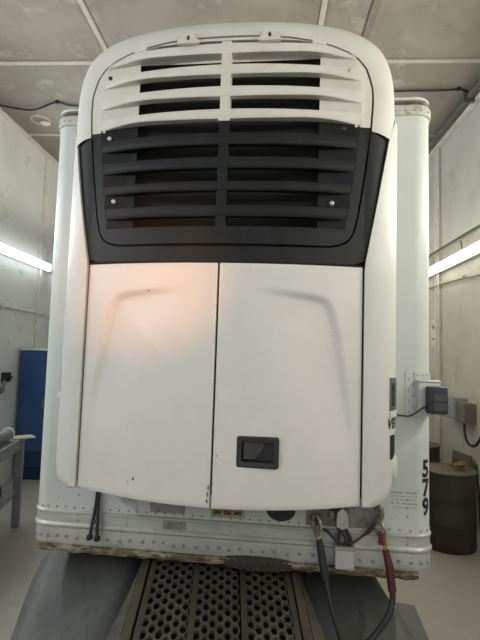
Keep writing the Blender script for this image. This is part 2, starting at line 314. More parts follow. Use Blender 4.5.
BM = rm(-3.16, 6.0, 0, 0.22)                        # origin at the far inner leg
t = thing('work_bench', 'grey steel work bench with a lower shelf along the left wall', 'bench', BM)
obj('bench_top', MB().box(-0.85, 0.05, -2.1, 0.06, 1.10, 1.15, 0.008), 'benchsteel', t)
obj('shelf', MB().box(-0.83, 0.0, -2.0, 0.0, 0.42, 0.47, 0.006), 'benchsteel', t)
for x in (-0.80, 0.0):
    for y in (-2.02, 0.0): obj('leg', MB().box(x-0.045, x+0.045, y-0.045, y+0.045, 0, 1.10, 0.006), 'benchsteel', t)
    obj('rail', MB().box(x-0.03, x+0.03, -1.97, -0.05, 1.0, 1.10, 0.005), 'benchsteel', t)
tag(obj('cardboard_sheet', MB().box(-0.13, 0.13, -0.11, 0.11, 0, 0.012, 0.003), 'card', mtx=BM @ Matrix.Translation((0.05, -0.08, 1.152)) @ Matrix.Rotation(0.5, 4, 'Z')), 'tan cardboard sheet lying on the corner of the bench', 'cardboard')
t = thing('plastic_roll', 'pale grey rolled tube lying on the bench', 'roll', BM @ Matrix.Translation((-0.07, -0.50, 1.236)))
ring = [[(0.065*c, y, 0.065*s) for c, s in ((math.cos(2*PI*k/20), math.sin(2*PI*k/20)) for k in range(20))] for y in (-1.2, 0.2)]
ring2 = [[(0.045*c, y, 0.045*s) for c, s in ((math.cos(2*PI*k/20), math.sin(2*PI*k/20)) for k in range(20))] for y in (0.2, -1.2)]
obj('tube_wall', MB().grid(ring+ring2+[ring[0]], True), 'steel', t, True)
obj('end_ring', MB().tube([(0.069*math.cos(2*PI*k/20), 0.2, 0.069*math.sin(2*PI*k/20)) for k in range(21)], 0.014, 8), 'paperroll', t, True)
t = thing('shelf_crate', 'dark low tray on the lower shelf of the bench', 'tray', BM @ Matrix.Translation((-0.4, -0.7, 0.472)))
mb = MB().box(-0.3, 0.3, -0.4, 0.4, 0, 0.015)
for a in ((-0.3, -0.285, -0.4, 0.4), (0.285, 0.3, -0.4, 0.4), (-0.3, 0.3, -0.4, -0.385), (-0.3, 0.3, 0.385, 0.4)): mb.box(*a, 0.0, 0.12)
obj('tray', mb, 'rubber', t)
t = thing('wall_bracket_arm', 'dark box with a grey arm on the left wall beside the cabinet', 'bracket', rm(0, -0.35, 0.03))
obj('mount', MB().box(XL, XL+0.10, 7.93, 8.07, 1.70, 1.86, 0.01), 'rubber', t)
obj('knob', MB().disc((XL+0.10, 8.0, 1.78), 0.04, 0.05, (1, 0, 0)), 'rubber', t, True)
obj('arm', MB().tube(catmull([(XL+0.07, 7.93, 1.72), (XL+0.09, 7.85, 1.62), (XL+0.10, 7.7, 1.55), (XL+0.11, 7.3, 1.5)], 5), [0.025]*6+[0.05]*10, 10), 'darkpipe', t, True)

# ------------------------------------------------------------------ right side of the room
def drum(label, x, y, r, h, m):
    t = thing('storage_drum', label, 'drum', rm(x, y, 0))
    prof = [(r*0.96, 0), (r, 0.02), (r, h*0.33), (r+0.004, h*0.345), (r, h*0.36), (r, h*0.66), (r+0.004, h*0.675), (r, h*0.69), (r, h-0.02), (r+0.012, h-0.01)]
    obj('body', MB().lathe(prof, n=40), m, t, True)
    obj('lid', MB().lathe([(r+0.014, h-0.012), (r+0.014, h+0.006), (r-0.012, h+0.008), (r-0.02, h-0.006), (r*0.5, h-0.004)], n=40), 'drumtop', t, True)
    obj('bung', MB().disc((r*0.5, 0.05, h-0.006), 0.035, 0.02, (0, 0, 1), 12), 'steel', t, True)
    return t
drum('grimy dark brown drum standing in front beside the trailer corner', 2.36, 6.12, 0.325, 0.93, 'drum')
drum('brown drum half hidden behind the front one by the right wall', 2.42, 7.35, 0.28, 1.02, 'drum')
t = thing('brass_fitting', 'brass hose fitting lying on top of the front drum', 'fitting', rm(2.50, 6.13, 0.945, 0.4))
obj('barrel', MB().tube([(-0.10, 0, 0.035), (-0.03, 0, 0.035), (-0.025, 0, 0.04), (0.03, 0, 0.04)], [0.026, 0.026, 0.038, 0.038], 8), 'brass', t, True, angle=25)
obj('nut', MB().tube([(0.03, 0, 0.043), (0.085, 0.01, 0.043)], 0.045, 6), 'brass', t)
t = tag(obj('leaning_board', MB().box(-0.02, 0.02, -0.20, 0.20, 0, 0.98, 0.004), 'eboxdark', mtx=rm(2.80, 6.95, 0, 0.2) @ Matrix.Rotation(0.10, 4, 'Y')), 'dark narrow board leaning on the right wall behind the drum', 'board')
t = thing('electric_box', 'grey electric box with a brown switch on the right wall', 'electric box', RM)
obj('box', MB().box(XR-0.20, XR, 7.02, 7.55, 1.44, 1.76, 0.01), 'ebox', t)
obj('switch_box', MB().box(XR-0.17, XR, 6.74, 7.015, 1.42, 1.70, 0.01), 'eboxdark', t)
obj('screw', MB().disc((XR-0.20, 7.2, 1.60), 0.015, 0.01, (-1, 0, 0)), 'steel', t)
obj('cord', MB().tube(catmull([(XR-0.10, 6.9, 1.42), (XR-0.10, 6.88, 1.24), (XR-0.09, 6.75, 1.13), (XR-0.08, 6.55, 1.18), (XR-0.06, 6.42, 1.40), (XR-0.05, 6.35, 1.8)], 6), 0.018, 8), 'rubber', t, True)
tag(obj('floor_hose', MB().tube(catmull([(2.93, 6.6, 0.9), (2.90, 6.45, 0.4), (2.85, 6.3, 0.12), (2.78, 5.9, 0.03), (2.9, 5.4, 0.03)], 6), 0.018, 8), 'rubber', mtx=RM), 'black hose hanging to the floor beside the front drum', 'hose')
t = thing('wall_notice', 'small faded notice plate on the right wall by the trailer edge', 'notice', RM)
obj('plate', MB().box(XR-0.012, XR, 8.24, 8.5, 2.55, 3.02, 0.003), 'walltrim', t)
obj('mark', MB().box(XR-0.014, XR-0.012, 8.30, 8.42, 2.86, 2.92), 'greyink', t)
obj('mark', MB().box(XR-0.014, XR-0.012, 8.28, 8.45, 2.66, 2.69), 'greyink', t)

# ------------------------------------------------------------------ the trailer
TW, TR, TL = 1.284, 0.11, 9.0
def plan(off=0.0, back=TL, nseg=20, xs_=24):
    """path round the front of the trailer: left rear, left corner, front, right corner, right rear"""
    P = [(-TW-off, back), (-TW-off, TR+1.0)]
    for k in range(nseg+1):
        a = PI+PI/2*k/nseg; P.append((-TW+TR+(TR+off)*math.cos(a), TR+(TR+off)*math.sin(a)))
    for k in range(1, xs_): P.append((-TW+TR+(2*TW-2*TR)*k/xs_, -off))
    for k in range(nseg+1):
        a = -PI/2+PI/2*k/nseg; P.append((TW-TR+(TR+off)*math.cos(a), TR+(TR+off)*math.sin(a)))
    P += [(TW+off, TR+1.0), (TW+off, back)]
    return P
def band(prof, closed=False):
    return MB().grid([[(x, y, z) for x, y in plan(o)] for o, z in prof])
ZB, ZT = 1.03, 3.885
tr = thing('semi_trailer', 'white riveted semi trailer with rounded front corners and number 579', 'trailer')
mb = band([(0, 1.20), (0, ZT)]); obj('front_and_sides', mb, 'trailer', tr, True)
obj('roof', MB().add([(x, y, 3.99) for x, y in plan(-0.03)], [tuple(range(len(plan())))]), 'cap', tr)
obj('rear_wall', MB().box(-TW, TW, TL-0.02, TL, 1.03, 3.99), 'trailer', tr)
obj('top_rail', band([(0.0, ZT-0.012), (0.012, ZT-0.008), (0.014, ZT+0.045), (0.008, ZT+0.058), (-0.02, ZT+0.06)]), 'toprail', tr, True)
obj('seal_band', band([(-0.014, ZT+0.05), (-0.020, ZT+0.072), (-0.012, ZT+0.082), (-0.016, ZT+0.10)]), 'darkband', tr, True)
obj('roof_cap', band([(-0.02, ZT+0.094), (0.002, ZT+0.096), (0.004, ZT+0.108), (-0.008, ZT+0.120), (-0.04, ZT+0.122)]), 'cap', tr, True)
obj('bottom_rail', band([(0.0, 1.250), (0.004, 1.248), (0.010, 1.242), (0.010, 1.232), (0.004, 1.226), (0.004, 1.172), (0.010, 1.166), (0.015, 1.158), (0.015, 1.148), (0.010, 1.140), (0.005, 1.134), (0.006, 1.045), (0.002, 1.032), (-0.05, 1.03)]), 'alu', tr, True, angle=30)
obj('underside', MB().add([(x, y, 1.032) for x, y in plan(-0.03)], [tuple(range(len(plan())))]), 'void', tr)
# rusty sill under the rail
sill = MB(); n = 60; R = []
for k in range(n+1):
    x = -1.222+(1.190+1.222)*k/n; d = 0.006*math.sin(k*1.7)+0.004*math.sin(k*4.1)
    y0 = -0.026+0.25*max(0, abs(x)-1.18)
    R.append([(x, y0+d*0.4, 1.034), (x, y0-0.006+d*0.4, 1.012+0.4*d), (x, y0+0.004, 0.992+d*0.6), (x, 0.03, 0.990), (x, 0.03, 1.034)])
obj('rusty_sill', sill.grid(R, True), 'rust', tr, True, angle=30)
R = []
for k in range(31):
    x = 0.02+0.42*k/30; e = math.sin(PI*k/30)**0.5; w_ = 0.006*math.sin(k*2.3)
    R.append([(x, -0.012, 1.036+0.018*e), (x, -0.034-0.012*e, 1.02+w_), (x, -0.030-0.008*e, 0.995-0.018*e+w_), (x, -0.010, 0.994-0.012*e)])
obj('grease_crust', MB().grid(R, True), 'grease', tr, True)
# rivets (too small to pick apart one by one)
rv = MB(); big = MB()
x = -1.17
while x < 1.18:
    rv.disc((x, -0.0005, 1.268), 0.0065, 0.006, n=7)
    x += 0.061
x = -1.16
while x < 1.18:
    if not 0.68 < x < 0.82: big.disc((x, -0.0058, 1.083+random.uniform(-0.010, 0.010)), 0.011, 0.009, n=8)
    x += 0.074+random.uniform(-0.012, 0.012)
for xx in (-0.96, -0.62, -0.30, 0.05, 0.95, 1.13):
    for k in range(5): rv.disc((xx, -0.0045 if k < 2 else 0.0, 1.19+0.035*k if k < 2 else 1.25+0.05*k), 0.006, 0.005, n=7)
for sx in (-1.10, 1.04):
    for k in range(24): rv.disc((sx, 0.0, 1.33+0.107*k), 0.004, 0.003, n=6)
for a in range(3):
    for s in (-1, 1):
        an = PI/2*(0.2+0.3*a); c = Vector((s*(TW-TR+TR*math.sin(an)), TR-TR*math.cos(an), 1.268)); rv.disc(c, 0.0065, 0.006, (s*math.sin(an), -math.cos(an), 0), n=7)
        c = Vector((s*(TW-TR+(TR+0.006)*math.sin(an)), TR-(TR+0.006)*math.cos(an), 1.085)); big.disc(c, 0.011, 0.009, (s*math.sin(an), -math.cos(an), 0), n=8)
        c = Vector((s*(TW-TR+(TR+0.014)*math.sin(an)), TR-(TR+0.014)*math.cos(an), ZT+0.02)); rv.disc(c, 0.006, 0.005, (s*math.sin(an), -math.cos(an), 0), n=7)
for k in range(40): rv.disc((-1.17+0.06*k, -0.014, ZT+0.02), 0.006, 0.005, n=7)
obj('rivets', rv, 'rivet', tr, True, kind='stuff'); obj('rail_bolts', big, 'rivet', tr, True, kind='stuff')
# number 579, stacked down the right corner, and small prints
def wrap_point(s, z, off):
    """s = arc length from the start of the right corner"""
    if s < 0: return (TW-TR+s, -off, z)
    a = s/TR
    if a < PI/2: return (TW-TR+(TR+off)*math.sin(a), TR-(TR+off)*math.cos(a), z)
    return (TW+off, TR+(s-TR*PI/2), z)
for ch, z in (('5', 1.632), ('7', 1.518), ('9', 1.404)):
    v, f = text_verts(ch, 0.142, 0.0, 0.005)
    bm = bmesh.new(); vv = [bm.verts.new(p) for p in v]
    for q in f: bm.faces.new([vv[i] for i in q])
    bmesh.ops.triangulate(bm, faces=bm.faces[:])
    for _ in range(3): bmesh.ops.subdivide_edges(bm, edges=[e for e in bm.edges if e.calc_length() > 0.012], cuts=1); bmesh.ops.triangulate(bm, faces=bm.faces[:])
    bm.verts.index_update()
    mb = MB().add([wrap_point(0.075+p.co.x*0.85, z+p.co.y*1.0, 0.002) for p in bm.verts], [[w_.index for w_ in q.verts] for q in bm.faces]); bm.free(); obj('digit', mb, 'ink', tr)
pr = MB()
for z, segs in ((1.490, ((1.035, 1.105), (1.125, 1.185))), (1.470, ((1.03, 1.19),)), (1.450, ((1.04, 1.18),)), (1.425, ((1.035, 1.05), (1.07, 1.08), (1.10, 1.155), (1.165, 1.185))), (1.405, ((1.04, 1.185),))):
    for a, b in segs:
        xx = a
        while xx < b-0.003:
            wd = random.uniform(0.006, 0.016); pr.box(xx, min(b, xx+wd), -0.0015, 0.0005, z-0.003, z+(0.004 if z in (1.490, 1.425) else 0.0)); xx += wd+random.uniform(0.003, 0.006)
obj('small_print', pr, 'greyink', tr, kind='stuff')
mb = MB()
for a in ((-0.665, -0.575, 1.322, 1.325), (-0.665, -0.575, 1.379, 1.382), (-0.665, -0.662, 1.322, 1.382), (-0.578, -0.575, 1.322, 1.382)): mb.box(a[0], a[1], -0.0015, 0.0005, a[2], a[3])
for k in range(3):
    for q in range(6): mb.box(-0.652+0.012*q, -0.644+0.012*q, -0.0015, 0.0005, 1.335+0.013*k, 1.340+0.013*k)
obj('outlined_label', mb, 'greyink', tr)
obj('tape_patch', MB().box(-0.475, -0.245, -0.003, 0.0, 1.274, 1.375), 'tape', tr)
obj('stain_strip', MB().box(-0.385, -0.235, -0.0055, -0.003, 1.174, 1.224), 'tape', tr)
obj('seam_plate', MB().box(-0.57, -0.56, -0.003, 0.0, 1.28, 1.42), 'alu', tr)
hp = obj('hinge_plate', MB().box(-0.075, 0.135, -0.006, 0.0, 1.272, 1.335), 'gold', tr)
for k in range(3): obj('slot', MB().box(-0.06+0.065*k, -0.012+0.065*k, -0.0075, -0.006, 1.29, 1.315), 'rail', hp)
obj('rubber_grommet', MB().add([(0.365+0.075*math.cos(2*PI*k/24), -0.012, 1.335+0.055*math.sin(2*PI*k/24)) for k in range(24)]+[(0.365+0.09*math.cos(2*PI*k/24), 0.0, 1.335+0.065*math.sin(2*PI*k/24)) for k in range(24)], [tuple(range(24))]+[(k, (k+1) % 24, 24+(k+1) % 24, 24+k) for k in range(24)]), 'rubber', tr)
# connector plate under the unit
obj('connector_plate', MB().box(0.52, 0.96, -0.008, 0.0, 1.265, 1.50), 'steel', tr)
cp = thing('air_coupler', 'grey metal air coupling on the trailer nose below the unit', 'coupling')
obj('round_body', MB().lathe([(0.056, 0), (0.056, 0.02), (0.045, 0.035), (0.03, 0.05)], n=20).xf(Matrix.Translation((0.735, -0.008, 1.34)) @ Matrix.Rotation(PI/2, 4, 'X')), 'steel', cp, True)
obj('wing', MB().prism([(0.70+0.0, 1.29), (0.735, 1.275), (0.77, 1.29), (0.765, 1.37), (0.735, 1.40), (0.705, 1.37)], -0.085, -0.05), 'lightsteel', cp)
obj('lug', MB().box(0.662, 0.69, -0.05, -0.008, 1.32, 1.37, 0.006), 'steel', cp)
sb = thing('socket_box', 'grey bracket box bolted on the rail under the coupling with wires', 'box')
obj('box', MB().box(0.695, 0.805, -0.085, -0.017, 1.045, 1.165, 0.006), 'alu', sb)
obj('rim', MB().box(0.69, 0.81, -0.09, -0.017, 1.155, 1.175, 0.004), 'rivet', sb)
for xx, dx in ((0.725, -0.01), (0.75, 0.01), (0.77, 0.02), (0.74, 0.03)):
    obj('wire', MB().tube(catmull([(xx, -0.05, 1.165), (xx+dx, -0.055, 1.20), (xx+dx*0.2, -0.045, 1.24), (xx-dx, -0.02, 1.275)], 5), 0.011, 8), 'rubber', sb, True)

# white bracket and black monitor at the right corner
bk = thing('monitor_bracket', 'white riveted bracket box on the right trailer corner', 'bracket')
obj('flange', MB().box(1.115, 1.175, -0.006, 0.0, 1.955, 2.225, 0.002), 'trailer', bk)
obj('housing', MB().box(1.18, 1.305, -0.075, 0.0, 1.985, 2.165, 0.008), 'trailer', bk)
obj('back_plate', MB().box(1.17, 1.262, -0.012, 0.0, 1.955, 2.225, 0.002), 'trailer', bk)
obj('top_edge', MB().box(1.175, 1.31, -0.078, 0.0, 2.166, 2.176, 0.003), 'alu', bk)
mb = MB()
for k in range(8): mb.disc((1.135+0.028*(k % 2), -0.006, 1.975+0.034*k), 0.005, 0.004, n=6)
for k in range(3): mb.disc((1.185+0.03*k, -0.012, 2.205), 0.005, 0.004, n=6)
obj('rivets', mb, 'rivet', bk, kind='stuff')
mo = thing('black_monitor', 'black sensor unit with blue label fixed to the white bracket', 'sensor')
obj('case', MB().box(1.212, 1.325, -0.150, -0.0755, 1.985, 2.145, 0.014), 'rubber', mo, True)
obj('label_strip', MB().box(1.245, 1.312, -0.153, -0.150, 2.112, 2.130), 'devblue', mo)
obj('lens', MB().box(1.243, 1.315, -0.153, -0.150, 2.060, 2.105, 0.002), 'devgrey', mo)
obj('lens', MB().box(1.243, 1.315, -0.153, -0.150, 2.005, 2.052, 0.002), 'devgrey', mo)
obj('wire', MB().tube(catmull([(0.985, -0.05, 1.99), (1.04, -0.03, 1.965), (1.12, -0.02, 1.955), (1.155, -0.03, 1.967), (1.19, -0.09, 2.01), (1.214, -0.11, 2.03)], 6), 0.005, 6), 'rubber', mo, True)

# black bungee straps at the left
st = thing('rubber_strap', 'black doubled rubber strap hanging below the unit on the left', 'strap')
obj('strand', MB().tube(catmull([(-0.825, -0.02, 1.42), (-0.830, -0.025, 1.30), (-0.842, -0.035, 1.20), (-0.852, -0.045, 1.11)], 5), 0.011, 8), 'rubber', st, True)
obj('strand', MB().tube(catmull([(-0.815, -0.02, 1.42), (-0.812, -0.03, 1.30), (-0.808, -0.04, 1.20), (-0.803, -0.048, 1.11)], 5), 0.011, 8), 'rubber', st, True)
for xx, zz in ((-0.853, 1.105), (-0.803, 1.10)): obj('end_ball', MB().lathe([(0.006, -0.02), (0.019, -0.012), (0.021, 0), (0.019, 0.012), (0.006, 0.02)], (xx, -0.046, zz), 12), 'rubber', st, True)
obj('cross_tie', MB().tube([(-0.85, -0.038, 1.20), (-0.80, -0.042, 1.205)], 0.012, 8), 'rubber', st, True)

# ------------------------------------------------------------------ the refrigeration unit
B = 0.10
def YF(x):
    x = abs(x)
    if x <= 0.8: return -0.5+B*(x/0.8)**2
    return -0.15-0.25*math.sqrt(max(0.0, 1-((x-0.8)/0.2)**2))
HW = [(2.913, 0.60), (2.922, 0.655), (2.94, 0.69), (2.965, 0.715), (3.0, 0.732), (3.10, 0.755), (3.34, 0.79), (3.59, 0.82), (3.74, 0.829), (3.83, 0.827), (3.90, 0.808), (3.95, 0.790), (4.0, 0.745), (4.035, 0.685), (4.065, 0.595), (4.088, 0.47), (4.10, 0.36), (4.106, 0.22)]
def hw(z): return lerp(HW, z)
un = thing('refrigeration_unit', 'large white trailer refrigeration unit with black lower grille and two doors', 'refrigeration unit', TM @ Matrix.Translation((0, 0, 1.5)) @ Matrix.Rotation(0.0042, 4, 'Y') @ Matrix.Translation((0, 0, -1.5)))
obj('core', MB().box(-0.93, 0.93, -0.33, -0.002, 1.56, 3.5), 'core', un)
BUMP = [(0, 0), (0.32, 0.008), (0.45, 0.014), (0.53, 0.014), (0.60, 0.009), (0.66, 0.000), (0.71, -0.008), (0.755, -0.016), (0.80, -0.03)]
DEP = [(0, 0.040), (0.32, 0.046), (0.50, 0.052), (0.56, 0.048), (0.62, 0.038), (0.69, 0.019), (0.755, 0.0)]
def ztop(x): return lerp(sorted([(h_, z_) for z_, h_ in HW if z_ > 3.74]), abs(x)) if abs(x) > 0.22 else 4.106
def bump(x, k, p): return k*lerp(BUMP, abs(x)*0.755/p)
SL_W = [(4.073, 4.015), (3.947, 3.890), (3.818, 3.759), (3.683, 3.627)]
SL_B = [(3.545, 3.478), (3.405, 3.342), (3.265, 3.213), (3.128, 3.065)]
def xp(z): return min(0.93*hw(min(z, 3.86)), hw(z)-0.025)
def dmax(x, p): return lerp(DEP, abs(x)*0.755/p)
XO, XC = 0.535, 0.028
def slat(name, zt, zb, m, kb):
    p = xp(zb-0.02); R = []
    for k in range(65):
        x = -p+2*p*k/64; y = YF(x); d = max(0.004, dmax(x, p)); z0 = zb+bump(x, kb, p); z1 = max(min(zt, ztop(x)-0.004), z0+0.006)
        R.append([(x, y-0.001, z1), (x, y-0.004, (z1+z0)/2), (x, y-0.001, z0+0.005), (x, y+0.003, z0), (x, y+d, z0+0.001), (x, y+d, z1-0.008), (x, y+0.006, z1)])
    mb = MB().grid(R, True); n = 7
    mb.f.append(tuple(range(n))); mb.f.append(tuple(64*n+i for i in range(n)))
    return obj(name, mb, m, un, True, angle=35)
for zt, zb in SL_W: slat('slat', zt, zb, 'cream', 1.0)
for zt, zb in SL_B: slat('slat', zt, zb, 'black', 0.25)
def side_cols(z, p, h, n1=4, n2=10):
    """x from outer border to the opening"""
    h = max(h, XO+0.03); p = min(p, h-0.02)
    return [h+(p-h)*k/n1 for k in range(n1)]+[p+(XO-p)*k/n2 for k in range(n2+1)], n1
def grille_body(name, bands, m, sides=(-1, 1), kb=1.0):
    """bands: (z_low, z_high, kind) kind = slat | gap | full"""
    mb = MB()
    for z0, z1, kind in bands:
        if kind == 'full':
            rows = 6; R = []
            for r in range(rows+1):
                z = z0+(z1-z0)*r/rows; h = hw(z)
                R.append([(h*(2*k/40-1), YF(h*(2*k/40-1)), z) for k in range(41)])
            mb.grid(R); continue
        for s in sides:
            rows = 4; Ra = []; Rs = []
            for r in range(rows+1):
                z = z0+(z1-z0)*r/rows; h = hw(z)
                p = xp((z0+z1)/2); c, n1 = side_cols(z, p, h)
                Ra.append([(s*x, YF(x), z) for x in c[:n1+1]])
                q_ = c[n1]; Rs.append([(s*x, YF(x)+max(0.0, dmax(x, p)), z0-0.012+(z1-z0+0.024+kb*0.036)*r/rows) for x in c[n1:]])
            mb.grid(Ra)
            if kind == 'gap': mb.grid(Rs)
            else: mb.grid([[(a[0], a[1]+0.001, a[2]) for a in (q[-1], (q[-1][0]*0.96, YF(q[-1][0]*0.96)+0.004, q[-1][2]))] for q in Ra])
    return obj(name, mb, m, un, True, angle=30)
def bands(sl, top, bot):
    out = []; z = top
    for zt, zb in sl: out += [(zt, z, 'gap'), (zb, zt, 'slat')]; z = zb
    return out, z
bw, _ = bands(SL_W, 4.088, 0); 
bw[-1] = (3.603, bw[-1][1], 'slat')
grille_body('upper_grille_panel', bw, 'cream', (-1,)); grille_body('upper_grille_panel', bw, 'cream', (1,))
bb, zz = bands(SL_B, 3.603, 0)
grille_body('lower_grille_panel', bb+[(3.009, 3.065, 'gap'), (2.913, 3.009, 'full')], 'black', kb=0.8)
# top rim of the insert
R = []
for k in range(61):
    x = -0.72+1.44*k/60; ax = abs(x); zt = lerp(sorted([(h_, z_) for z_, h_ in HW if z_ > 3.95]), ax) if ax > 0.22 else 4.106
    zl = min(zt-0.004, 4.090); R.append([(x, YF(x), zt), (x, YF(x)-0.003, (zt+zl)/2), (x, YF(x), zl), (x, YF(x)+0.045, zl+0.003)])
obj('top_rim', MB().grid(R), 'cream', un, True)
def centre_bar(z0, z1, m):
    obj('centre_bar', MB().box(-XC, XC, -0.497, -0.43, z0, z1, 0.004), m, un)
centre_bar(3.63, 4.09, 'cream'); centre_bar(3.0, 3.628, 'black')
obj('bar_clip', MB().box(-0.034, 0.034, -0.506, -0.497, 3.612, 3.632, 0.003), 'cream', un)
# coil guard behind the openings
obj('upper_core', MB().box(-0.80, 0.80, -0.33, -0.002, 3.5, 4.07), 'core', un)
obj('coil_guard', MB().box(-0.60, 0.60, -0.340, -0.331, 2.97, 4.06), 'core', un)
# dark surround
def offs(poly, d):
    out = []
    for i, p in enumerate(poly):
        a = Vector(poly[max(0, i-1)]); b = Vector(poly[min(len(poly)-1, i+1)]); t = (b-a).normalized(); out.append(Vector(p)+Vector((t.y, -t.x))*d)
    return out
inn = [(hw(z), z) for z in [3.583-0.583*k/14 for k in range(15)]]+[(hw(z), z) for z in (2.965, 2.94, 2.922, 2.913)]+[(0.4, 2.910), (0.2, 2.908), (0.0, 2.907)]
half_in = resample(offs(inn, -0.011), 50)
out_ = [(0.928, 3.540), (0.795, 2.815)]
ho = resample([(0.928, 3.540), (0.87, 3.2), (0.797, 2.835)], 34)+resample([(0.790, 2.818), (0.0, 2.813)], 17)[1:]
hi = resample([p for p in half_in if p.x > 0.70 or p.y > 3.0], 34)+resample([p for p in half_in if not (p.x > 0.70 or p.y > 3.0)], 16)
R = []
for t_ in [-1, 0]+[k/6 for k in range(1, 7)]:
    row = []
    for a, b in zip(hi, ho):
        q = a+(b-a)*max(0, t_); row.append((q.x, q.y))
    row = row+[(-x, z) for x, z in row[::-1][1:]]
    R.append([(x, YF(x)+0.004+(0.035 if t_ < 0 else 0), z) for x, z in row])
obj('dark_surround', MB().grid(R), 'black', un, True, angle=60)
obj('surround_lip', MB().grid([[(x, YF(x)+0.004, 2.816), (x, YF(x)+0.028, 2.800)] for x in [-0.79+1.58*k/40 for k in range(41)]]), 'seam', un)
# upper white hood
OH = [(0.990, 3.540), (0.988, 3.78), (0.976, 3.95), (0.943, 4.07), (0.885, 4.155), (0.79, 4.218), (0.66, 4.262), (0.45, 4.292), (0.2, 4.306), (0.0, 4.309)]
ii = offs([(hw(z), z) for z in [3.585+0.5*k/40 for k in range(41)]]+[(0.36, 4.100), (0.22, 4.106), (0.1, 4.107), (0, 4.107)], 0.012)
ii[-1] = Vector((0, ii[-1].y))
hi2 = resample(ii, 50); ho2 = resample(catmull([(a, b, 0) for a, b in OH], 5), 50)
R = []
for k in range(-1, 13):
    a = PI/2*max(0, k)/12; row = []
    for p, q in zip(hi2, ho2):
        x = p.x+(q.x-p.x)*math.sin(a); z = p.y+(q.y-p.y)*math.sin(a)
        yi = YF(p.x)+0.002; row.append((x, -0.17+(yi+0.17)*math.cos(a)**0.72+(0.045 if k < 0 else 0), z))
    R.append(row+[(-x, y, z) for x, y, z in row[::-1][1:]])
R.append([(x, -0.002, z) for x, y, z in R[-1]])
obj('hood', MB().grid(R), 'hoodwhite', un, True, angle=60)
# side panels
def path(xf, off):
    P = []
    for k in range(15):
        x = xf+(1.0-xf)*math.sin(PI/2*k/14) if xf < 0.999 else 1.0
        if xf <= 0.8:
            a = PI/2*k/14; P.append((0.8+0.2*math.sin(a)+off*math.sin(a), -0.15-0.25*math.cos(a)-off*math.cos(a)))
        else:
            a0 = math.asin(min(1, (xf-0.8)/0.2)); a = a0+(PI/2-a0)*k/14; P.append((0.8+0.2*math.sin(a)+off*math.sin(a), -0.15-0.25*math.cos(a)-off*math.cos(a)))
    return P+[(1.0+off, -0.08), (1.0+off, -0.002)]
for s in (-1, 1):
    R = []
    zs = [0, 0.004, 0.02]+[0.05+0.95*k/40 for k in range(41)]
    for q in zs:
        row = []
        ztop = 3.735
        z_ = 1.52+(ztop-1.52)*q
        xf = 0.80 if z_ < 2.815 else 0.80+(z_-2.815)*0.172
        if z_ > 3.55: xf = 0.926+(z_-3.55)*0.30
        xf = min(xf, 0.975)
        off = 0.014*(0.2 if q == 0 else 1)*(0.0 if q == 1 else 1)+0.016*smooth(3.0, 3.5, z_)*0+0.001
        P = path(xf, off)
        for i, (x, y) in enumerate(P):
            zlow = 1.512+0.055*smooth(0.84, 1.0, x)+0.10*smooth(0.93, 1.02, x)
            zz_ = zlow+(ztop-zlow)*q
            row.append((s*x, y, zz_))
        row = [(s*P[0][0], P[0][1]+0.035, row[0][2])]+row
        R.append(row)
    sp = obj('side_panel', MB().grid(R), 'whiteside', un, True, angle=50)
    if s > 0: rsp = sp
    else: lsp = sp
def side_pt(a, z, off, s=1):
    """a: angle round the corner, 0 = front, 90 = side"""
    a = math.radians(a); return (s*(0.8+(0.2+off)*math.sin(a)), -0.15-(0.25+off)*math.cos(a), z)
def side_patch(a0, a1, z0, z1, off, s=1, n=8, taper=0.0):
    return MB().grid([[side_pt(a0+(a1-a0)*k/n, z0, off, s), side_pt(a0+(a1-a0)*k/n, z1-taper*(n-k)/n, off, s), ] for k in range(n+1)])
def side_box(a0, a1, z0, z1, o0, o1, s=1, n=8):
    R = [[side_pt(a0+(a1-a0)*k/n, z0, o0, s), side_pt(a0+(a1-a0)*k/n, z0, o1, s), side_pt(a0+(a1-a0)*k/n, z1, o1, s), side_pt(a0+(a1-a0)*k/n, z1, o0, s)] for k in range(n+1)]
    mb = MB().grid(R, True); mb.f += [(0, 1, 2, 3), (4*n, 4*n+1, 4*n+2, 4*n+3)]; return mb
wf = obj('window_frame', side_box(45, 74, 2.02, 2.20, 0.010, 0.020), 'bezel', un, True)
obj('display', side_box(49, 70, 2.045, 2.175, 0.012, 0.0215), 'glassdark', wf)
obj('rounded_cover', side_box(45, 85, 1.985, 2.012, 0.010, 0.024), 'whiteside', un, True)
v, f = text_verts('VECTOR', 0.076, 0.25, 0.003)
mb = MB().add([side_pt(76+math.degrees(p[0]/0.225) if 76+math.degrees(p[0]/0.225) < 90 else 90, 1.945+p[1], 0.0165) if 76+math.degrees(p[0]/0.225) < 90 else (1.0165, -0.15+(p[0]-math.radians(14)*0.225), 1.945+p[1]) for p in v], f)
obj('lettering', mb, 'ink', un)
obj('grip_slot', side_box(47, 66, 1.755, 1.885, 0.010, 0.0162), 'void', un)
obj('grip_slot', side_box(58, 67, 2.045, 2.20, 0.010, 0.0165, -1), 'void', un)
bl = MB(); R = []
for i in range(9):
    th = PI*i/8; R.append([side_pt(68+16*math.sin(th)*math.cos(2*PI*k/16), 1.70+0.075*math.cos(th) if False else 1.70+0.075*math.cos(th), 0.012+0.022*math.sin(th)*max(0, math.sin(2*PI*k/16))) for k in range(16)])
obj('rounded_bulge', bl.grid(R, True), 'whiteside', un, True)
bl = MB(); R = []
for i in range(7):
    th = PI*i/6; R.append([side_pt(63+6*math.sin(th)*math.cos(2*PI*k/12), 2.01+0.035*math.cos(th), 0.012+0.020*math.sin(th)*max(0, math.sin(2*PI*k/12)), -1) for k in range(12)])
obj('rounded_bulge', bl.grid(R, True), 'whiteside', un, True)
